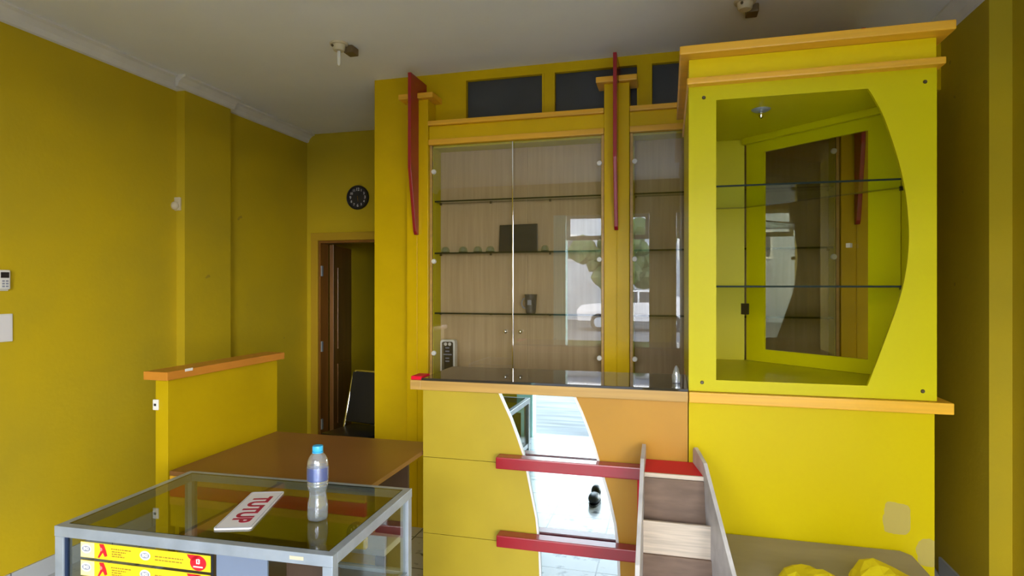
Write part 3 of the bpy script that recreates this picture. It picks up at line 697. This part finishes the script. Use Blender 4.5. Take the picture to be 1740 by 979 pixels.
obj('lower_rail', sb((fw,W_-fw,.004,.03,zb_-.03,zb_), (fw,W_-fw,D_-.03,D_-.004,zb_-.03,zb_), (.004,.03,fw,D_-fw,zb_-.03,zb_), (W_-.03,W_-.004,fw,D_-fw,zb_-.03,zb_), bev=.002), M['alu'], r)
edge_slot(obj('top_glass', sb((.0275,W_-.0275,.0275,D_-.024,zt-.0045,zt-.0005)), [M['topglass'], M['edge']], r))
obj('shelf', sb((.032,W_-.032,.032,D_-.032,zb_-.022,zb_-.012)), M['beigeboard'], r)
obj('pane', sb((.012,.016,fw,D_-fw,zb_+.001,zt-fw-.001)), M['glass'], r)
obj('pane', sb((W_-.016,W_-.012,fw,D_-fw,zb_+.001,zt-fw-.001)), M['glass'], r)
obj('pane', sb((fw,W_-fw,D_-.018,D_-.014,zb_+.001,zt-fw-.001)), M['glass'], r)
# lower body of the showcase
obj('lower_body', sb((.036,W_-.036,.036,D_-.036,zb2,zb_-.032)), M['bluegrey'], r)
# front: glass sheet with stickers, sliding blue grey panel
def sl(px):     # distance along the showcase front of a picture column
    dx, dy = ray(px); return (FL.y*dx-FL.x*dy)/(ux.x*dy-ux.y*dx)
def slz(px, py):
    s = sl(px); q = FL+ux*s; return H+(487-py)*(q.y/ray(px)[1])/F
obj('front_glass', sb((fw+.012, sl(358), .008, .012, zb_+.001, zt-fw-.003)), M['glass'], r)
obj('glass_edge', sb((sl(356), sl(359.5), .006, .0075, zb_+.001, zt-fw-.003)), M['black'], r)
obj('glass_edge', sb((fw-.0, fw+.011, .006, .014, zb_+.001, zt-fw-.003)), mat('dark blue strip', (.01,.025,.07), .3), r)
obj('sliding_panel', sb((sl(362), sl(449), .014, .020, zb_+.001, zt-fw-.003)), M['bluegrey'], r)
obj('sliding_panel', sb((sl(452), W_-fw-.002, .10, .106, zb_+.001, zt-fw-.05)), M['darkbrown'], r)
xs0, xs1 = sl(134), sl(355)
for k, zc_ in enumerate((zt-.0675-.0, zt-.1245)):
    hh = .024
    st = obj('sticker_strip', sb((xs0, xs1, .0065, .0078, zc_-hh, zc_+hh)), M['sticker'], r, label='yellow sticker strip with red figure, logos and small print')
    LX = lambda f: xs0+(xs1-xs0)*f
    fr = frame(SM @ Vector((LX(.875), .0060, zc_)), SM.to_3x3() @ Vector((1,0,0)), (0,0,1))
    def put(body, size, f, dz, m, bold=.0, name='print'):
        mx = frame(SM @ Vector((LX(f), .0058, zc_+dz)), SM.to_3x3() @ Vector((1,0,0)), (0,0,1))
        obj(name, text_bm(body, size, mx, .0002, bold), m, st)
    def disc(f, dz, rx, rz, m, y=.0063, name='logo'):
        t = bmesh.new(); n = 28
        xz(t, [(LX(f)+rx*math.cos(2*math.pi*i/n), zc_+dz+rz*math.sin(2*math.pi*i/n)) for i in range(n)], y-.0003, y)
        bmesh.ops.transform(t, matrix=SM, verts=t.verts); obj(name, t, m, st)
    obj('print', sb((LX(0), LX(.11), .0062, .00645, zc_-hh+.001, zc_+hh-.001)), mat('pale yellow print', (.92,.80,.40), .4), st)
    for f in (.045, .51):
        disc(f, .003, .019, .014, M['white']); disc(f, .003, .0155, .0085, M['stickgrey'], .0060)
        put('IM3', .0135, f, .003, M['white'], .0006)
    # running red figure
    t = bmesh.new()
    for pts in ([(.150,.022),(.185,.023),(.205,.004),(.215,-.012),(.195,-.016),(.180,-.004),(.165,.004)], [(.165,.004),(.178,-.004),(.150,-.021),(.138,-.020)]):
        xz(t, [(LX(a), zc_+b) for a, b in pts], .0058, .0061)
    bmesh.ops.transform(t, matrix=SM, verts=t.verts); obj('figure', t, M['stickred'], st)
    disc(.166, .006, .0045, .0055, M['stickpink'], .0057, 'print')
    t = bmesh.new()
    rl = random.Random(4)
    for (f0, f1, zz) in ((.245,.40,.011),(.25,.36,.003),(.25,.33,-.004),(.25,.35,-.011),(.585,.80,.004),(.585,.79,-.006)):
        x_ = f0
        while x_ < f1:
            wd = rl.uniform(.008,.028); bx(t, LX(x_), LX(min(f1, x_+wd)), .0060, .0063, zc_+zz-.0017, zc_+zz+.0017); x_ += wd+.005
    bmesh.ops.transform(t, matrix=SM, verts=t.verts); tag(obj('small_print', t, M['ink'], st), kind='stuff')
    disc(.91, -.001, .028, .0225, M['stickred'], .0062)
    t = bmesh.new(); xz(t, [(LX(.825), zc_+.022), (LX(.93), zc_+.022), (LX(.87), zc_+.004), (LX(.84), zc_+.012)], .0059, .0062); bmesh.ops.transform(t, matrix=SM, verts=t.verts); obj('logo', t, M['stickred'], st)
    put('i3', .020, .91, .003, M['white'], .0008); 
    obj('print', sb((LX(.875), LX(.945), .0054, .0057, zc_-.014, zc_-.010)), M['white'], st)
x = sl(504); obj('price_tag', sb((x-.022, x+.022, -.0012, -.0002, zt-.022, zt-.012)), M['cream'], r)
# sign lying on the glass
sc_c = Vector((-1.354, 1.7175, zt)); tx_ = Vector((.105,-.3135,0)).normalized(); ty_ = Vector((0,0,1)).cross(tx_)
r = thing('closed_sign', 'white TUTUP sign plate with crimson letters lying on the showcase glass', 'sign', tuple(sc_c))
SMx = frame(sc_c, tx_, ty_)
bm = bmesh.new(); xy(bm, [(a, b) for a, b in rr_pts(-.165,.165,-.0575,.0575,.01)], 0, .005); bmesh.ops.transform(bm, matrix=SMx, verts=bm.verts); obj('plate', bm, M['signwhite'], r)
tb = text_bm('TUTUP', .082, Matrix.Identity(4), .0003, .0028)
xsr = [v.co.x for v in tb.verts]; ysr = [v.co.y for v in tb.verts]
sxf = .235/(max(xsr)-min(xsr)); syf = .062/(max(ysr)-min(ysr))
bmesh.ops.transform(tb, matrix=SMx @ Matrix.Translation((.005, .004, .0055)) @ Matrix.Diagonal((sxf, syf, 1, 1)) @ Matrix.Translation((-(max(xsr)+min(xsr))/2, -(max(ysr)+min(ysr))/2, 0)), verts=tb.verts)
obj('lettering', tb, M['signred'], r)
bm = bmesh.new(); t = rr_pts(-.161,.161,-.0535,.0535,.008)
for a, b in zip(t, t[1:]+t[:1]): cyl(bm, (*a, .0052), (*b, .0052), .0008, seg=6)
bmesh.ops.transform(bm, matrix=SMx, verts=bm.verts); obj('border_line', bm, M['stickgrey'], r)
# bottle
bxp, byp = G(540, 882, zt); zz = zt
r = thing('water_bottle', 'clear ribbed water bottle with a sky blue cap standing on the showcase', 'bottle', (bxp, byp, zz))
prof = [(.0,.004),(.018,.002),(.026,.001),(.031,.006),(.033,.016),(.0325,.030),(.033,.045),(.031,.058),(.0275,.072),(.0265,.084),(.0275,.094),(.031,.104),(.033,.112)]
z = .112
for k in range(6): prof += [(.033, z+.002), (.0315, z+.005), (.033, z+.008)]; z += .011
prof += [(.0325,.182),(.030,.193),(.024,.205),(.016,.213),(.0135,.217),(.0135,.224)]
bm = bmesh.new(); lathe(bm, prof, (bxp, byp, zz), 36, wob=lambda z,k: (.0011*math.cos(k*math.pi*2/6) if z < .11 else 0)); obj('body', bm, M['plastic_clear'], r, smooth='full')
bm = bmesh.new(); lathe(bm, [(.0, .006)]+[(a-.0012, b) for a, b in prof[2:32] if b < .165]+[(0,.165)], (bxp, byp, zz), 36); obj('water', bm, glass('water', (.93,.96,.98), ior=1.33), r, smooth='full')
bm = bmesh.new(); lathe(bm, [(.0336,.128),(.0338,.130),(.0338,.168),(.0336,.170)], (bxp, byp, zz), 36); obj('wrapper', bm, M['label'], r, smooth='full')
bm = bmesh.new(); lathe(bm, [(.0155,.219),(.0165,.221),(.0165,.234),(.0155,.237),(0,.2375)], (bxp, byp, zz), 28, wob=lambda z,k: .0004*(k%2)); obj('bottle_cap', bm, M['bluecap'], r, smooth=True)
bm = bmesh.new(); lathe(bm, [(.0140,.2145),(.0175,.215),(.0175,.218),(.0140,.2185)], (bxp, byp, zz), 28); obj('neck_ring', bm, M['bluecap'], r, smooth=True)

# ------------------------------------------------------------------ folding chair in the passage
r = thing('folding_chair', 'black folding chair with a chrome tube frame in the passage behind the desk', 'chair', (-2.36, 4.30, 0))
CM = Matrix.Translation((-2.37, 4.32, 0)) @ Matrix.Rotation(math.radians(-12), 4, 'Z')
def cb(bm): bmesh.ops.transform(bm, matrix=CM, verts=bm.verts); return bm
hw = .215
bm = bmesh.new(); tube(bm, [(-hw-.03,-.28,0.01),(-hw,.02,.45),(-hw+.01,.12,.88),(-hw+.04,.13,.93),(hw-.04,.13,.93),(hw-.01,.12,.88),(hw,.02,.45),(hw+.03,-.28,0.01)], .011, 12); obj('frame', cb(bm), M['chrome'], r, smooth=True)
bm = bmesh.new(); tube(bm, [(-hw+.01,.28,0.01),(-hw+.02,-.12,.44),(hw-.02,-.12,.44),(hw-.01,.28,0.01)], .011, 12); obj('rear_legs', cb(bm), M['chrome'], r, smooth=True)
bm = bmesh.new(); bx(bm, -hw+.005, hw-.005, -.24, .14, .445, .49, bev=.015); obj('seat', cb(bm), M['vinyl'], r, smooth=True)
bm = bmesh.new(); yz(bm, [(.03,.53),(.115,.925),(.14,.92),(.055,.52)], -hw+.012, hw-.012, bev=.01); obj('backrest', cb(bm), M['vinyl'], r, smooth=True)
# narrow mirror leaning in the room beyond
xa = P(596,0,6.2)[0]; r = thing('wooden_board', 'tall dark narrow board with pale wooden edges in the room beyond the door', 'board', (xa+.06, 6.2, 0))
obj('panel', BM((xa+.012, xa+.105, 6.19, 6.21, 0.001, 1.76)), M['darkbrown'], r)
obj('edge_strip', BM((xa, xa+.0115, 6.185, 6.215, 0.001, 1.765)), M['trim'], r); obj('edge_strip', BM((xa+.1055, xa+.117, 6.185, 6.215, 0.001, 1.765)), M['trim'], r)

# ------------------------------------------------------------------ wall clock
x, z = P(609, 336, YD); Rk = .115
r = thing('wall_clock', 'round black wall clock with white numerals on the yellow wall above the door', 'clock', (x, YD-.02, z-Rk))
ax = Matrix.Rotation(math.radians(90), 4, 'X')
bm = bmesh.new(); lathe(bm, [(Rk*.86,0.0),(Rk,.002),(Rk,.018),(Rk*.96,.026),(Rk*.86,.024),(Rk*.85,.012)], (x, YD-.001, z), 48, ax); obj('rim', bm, M['black'], r, smooth=True)
bm = bmesh.new(); lathe(bm, [(0,.010),(Rk*.855,.010),(Rk*.855,.013),(0,.013)], (x, YD-.001, z), 48, ax); obj('dial', bm, mat('dark dial', (.03,.03,.035), .4), r)
bm = bmesh.new()
for k in range(1, 13):
    a = math.radians(90-30*k); t = text_bm(str(k), .030 if k % 3 else .038, frame((x+math.cos(a)*Rk*.66, YD-.0148, z+math.sin(a)*Rk*.66), (1,0,0), (0,0,1)), .0003, .0008); merge(bm, t)
obj('numerals', bm, mat('pale numerals', (.65,.65,.7), .5), r)
def hand(name, a, l, w_, m):
    a = math.radians(a); d = Vector((math.sin(a), math.cos(a))); n = Vector((-d.y, d.x)); c = Vector((x, z))
    bm = bmesh.new(); xz(bm, [tuple(c-d*.01+n*w_), tuple(c-d*.01-n*w_), tuple(c+d*l-n*w_*.4), tuple(c+d*l+n*w_*.4)], YD-.0170, YD-.0162); obj(name, bm, m, r)
hand('hour_hand', 172, .038, .003, M['brass']); hand('minute_hand', 35, .055, .002, M['black'])

# ------------------------------------------------------------------ small wall fittings
y_, z_ = SX(303, 347, XLP)
x = P(299, 347, YP0-.02)[0]; z = P(299, 347, YP0-.02)[1]
r = thing('wall_sensor', 'small cream dome fitting high on the left wall pilaster', 'sensor', (x, YP0, z-.04))
obj('mount', BM((x-.030, x+.030, YP0-.022, YP0-.0005, z-.045, z+.05), bev=.006), M['cream'], r)
bm = bmesh.new(); sph(bm, (x, YP0-.03, z-.012), .030, (1,.8,1)); obj('dome', bm, M['cream'], r, smooth=True)
# remote control in its holder, notice, both cut by the left picture edge
y1, z1 = SX(12, 459, XL); z0 = SX(12, 495, XL)[1]
r = thing('remote_control', 'white air conditioner remote in a holder at the left picture edge', 'remote', (XL, y1-.03, z0))
obj('holder', BM((XL+.0005, XL+.014, y1-.068, y1-.002, z0+.002, z1-.06), bev=.004), M['white'], r)
obj('body', BM((XL+.0145, XL+.034, y1-.062, y1-.006, z0+.01, z1), bev=.006), M['white'], r)
obj('display', BM((XL+.0345, XL+.0355, y1-.055, y1-.014, z1-.042, z1-.012)), M['black'], r)
for k in range(3): 
    for q in range(2): obj('button', BM((XL+.0342, XL+.036, y1-.030-q*.018, y1-.018-q*.018, z0+.022+k*.014, z0+.030+k*.014)), M['stickgrey'], r)
y1, z1 = SX(19, 533, XL); z0 = SX(17, 580, XL)[1]
r = thing('wall_notice', 'white framed printed notice on the left wall below the remote', 'notice', (XL, y1-.05, z0))
obj('frame', BM((XL+.0005, XL+.012, y1-.24, y1, z0, z1), bev=.003), M['white'], r)
obj('sheet', BM((XL+.0125, XL+.0132, y1-.23, y1-.010, z0+.010, z1-.010)), M['signwhite'], r)
bm = bmesh.new(); rl = random.Random(5)
for k in range(6):
    z = z1-.03-k*.02; bx(bm, XL+.0134, XL+.0138, y1-.22, y1-.03-rl.uniform(0,.06), z-.002, z+.002)
obj('print_lines', bm, M['stickgrey'], r)
# ceiling lamp holders
def holder(px, py, label, bulb):
    x, y = None, None
    dx, dy = ray(px); t = 1.475*F/(487-py); x, y = dx*t, dy*t
    r = thing('lamp_holder', label, 'lamp holder', (x, y, ZC-.09), 'lamp holders on the ceiling')
    bm = bmesh.new(); lathe(bm, [(0,-.045),(.030,-.045),(.036,-.038),(.040,-.012),(.052,-.010),(.056,-.0005)], (x, y, ZC), 28); s = obj('socket', bm, M['cream'], r, smooth=True)
    obj('mounting_block', BM((x+.012, x+.072, y+.03, y+.11, ZC-.045, ZC-.0005), bev=.006), M['brownblock'], r)
    bm = bmesh.new(); cyl(bm, (x-.02, y-.038, ZC-.025), (x-.02, y-.046, ZC-.025), .007); obj('screw', bm, M['screw'], s)
    if bulb:
        bm = bmesh.new(); lathe(bm, [(.010,-.047),(.011,-.075),(.010,-.125),(.006,-.135),(0,-.138)], (x, y, ZC)); obj('tube_bulb', bm, M['white'], r, smooth=True)
holder(576, 74, 'cream lamp holder with a slim white bulb on the left part of the ceiling', True)
holder(1266, 2, 'empty cream lamp holder on the ceiling above the display box', False)

# ------------------------------------------------------------------ street outside, seen only in mirror and glass
struct('ground', BM((-40, 40, -60, FY-.165, -.12, -.02)), M['asphalt'])
def car(cx, cy, label):
    r = thing('car', label, 'car', (cx, cy, -.02))
    side = [(-2.1,.35),(-2.15,.75),(-1.95,.95),(-1.1,1.02),(-.55,1.48),(.9,1.52),(1.55,1.25),(1.95,1.05),(2.1,.8),(2.1,.35)]
    bm = bmesh.new(); xz(bm, [(cx+a, b) for a, b in side], cy-.82, cy+.82, bev=.05); obj('body', bm, M['carpaint'], r, smooth=True)
    for s in (-.832, .826):
        bm = bmesh.new()
        xz(bm, [(cx-.95,1.05),(cx-.5,1.42),(cx+.1,1.44),(cx+.1,1.05)], cy+s, cy+s+.006); xz(bm, [(cx+.17,1.05),(cx+.17,1.44),(cx+.85,1.42),(cx+1.4,1.08)], cy+s, cy+s+.006); obj('side_window', bm, M['pane'], r)
    for a in (-1.3, 1.3):
        for s in (-.84, .66):
            bm = bmesh.new(); cyl(bm, (cx+a, cy+s, .31), (cx+a, cy+s+.18, .31), .32, seg=28); wl_ = obj('wheel', bm, M['black'], r, smooth=True)
            bm = bmesh.new(); cyl(bm, (cx+a, cy+s-.005, .31), (cx+a, cy+s+.185, .31), .19, seg=20); obj('rim', bm, M['alu'], wl_, smooth=True)
car(-1.2, -15.5, 'white car parked across the street, seen reflected in the cabinet glass')
def tree(cx, cy, h, label):
    r = thing('tree', label, 'tree', (cx, cy, -.02))
    bm = bmesh.new(); cyl(bm, (cx, cy, -.02), (cx+.1, cy, h*.55), .14, .08); obj('trunk', bm, M['bark'], r, smooth=True)
    bm = bmesh.new(); rt = random.Random(int(h*10))
    for k in range(26):
        c = Vector((cx+rt.gauss(0,.8), cy+rt.gauss(0,.6), h*.68+rt.gauss(0,.6)))
        t = bmesh.new(); bmesh.ops.create_icosphere(t, subdivisions=2, radius=rt.uniform(.3,.6))
        for v in t.verts: v.co *= rt.uniform(.8,1.2)
        merge(bm, t, Matrix.Translation(c))
    obj('crown', bm, M['leaf'], r)
tree(-2.0, -18.5, 4.0, 'green tree behind the parked car, seen reflected in the cabinet glass')
r = thing('house', 'pale house across the street, seen reflected in the cabinet glass', 'building', (-4, -26, -.02))
obj('wall', BM((-14, 6, -26, -22, -.02, 5.2)), M['render'], r)
obj('roof', BM((-14.3, 6.3, -26.2, -21.7, 5.2, 5.5)), M['bluegrey'], r)
for x in (-11, -8, -5, -2, 1, 4):
    wv = obj('window', BM((x-.6, x+.6, -21.99, -21.93, 2.9, 4.2)), M['white'], r); obj('pane', BM((x-.5, x+.5, -21.925, -21.90, 3.0, 4.1)), M['pane'], wv)
# dark shoe on the floor near the entrance, seen in the mirror
x, y = -.54, .87
r = thing('shoe', 'dark shoe on the tiled floor, seen only in the counter mirror', 'shoe', (x, y, 0))
bm = bmesh.new(); sph(bm, (x, y+.05, .045), .05, (.9,1.7,.75)); sph(bm, (x, y-.07, .055), .045, (.85,1.2,1.1)); 
for v in bm.verts: v.co.z = max(v.co.z, .018)
obj('upper', bm, M['vinyl'], r, smooth=True)
bm = bmesh.new(); xy(bm, [(x+.045*math.cos(a)*(1 if math.sin(a) > -.2 else .85), y+.14*math.sin(a)) for a in [2*math.pi*k/24 for k in range(24)]], .001, .017); obj('sole', bm, M['black'], r)
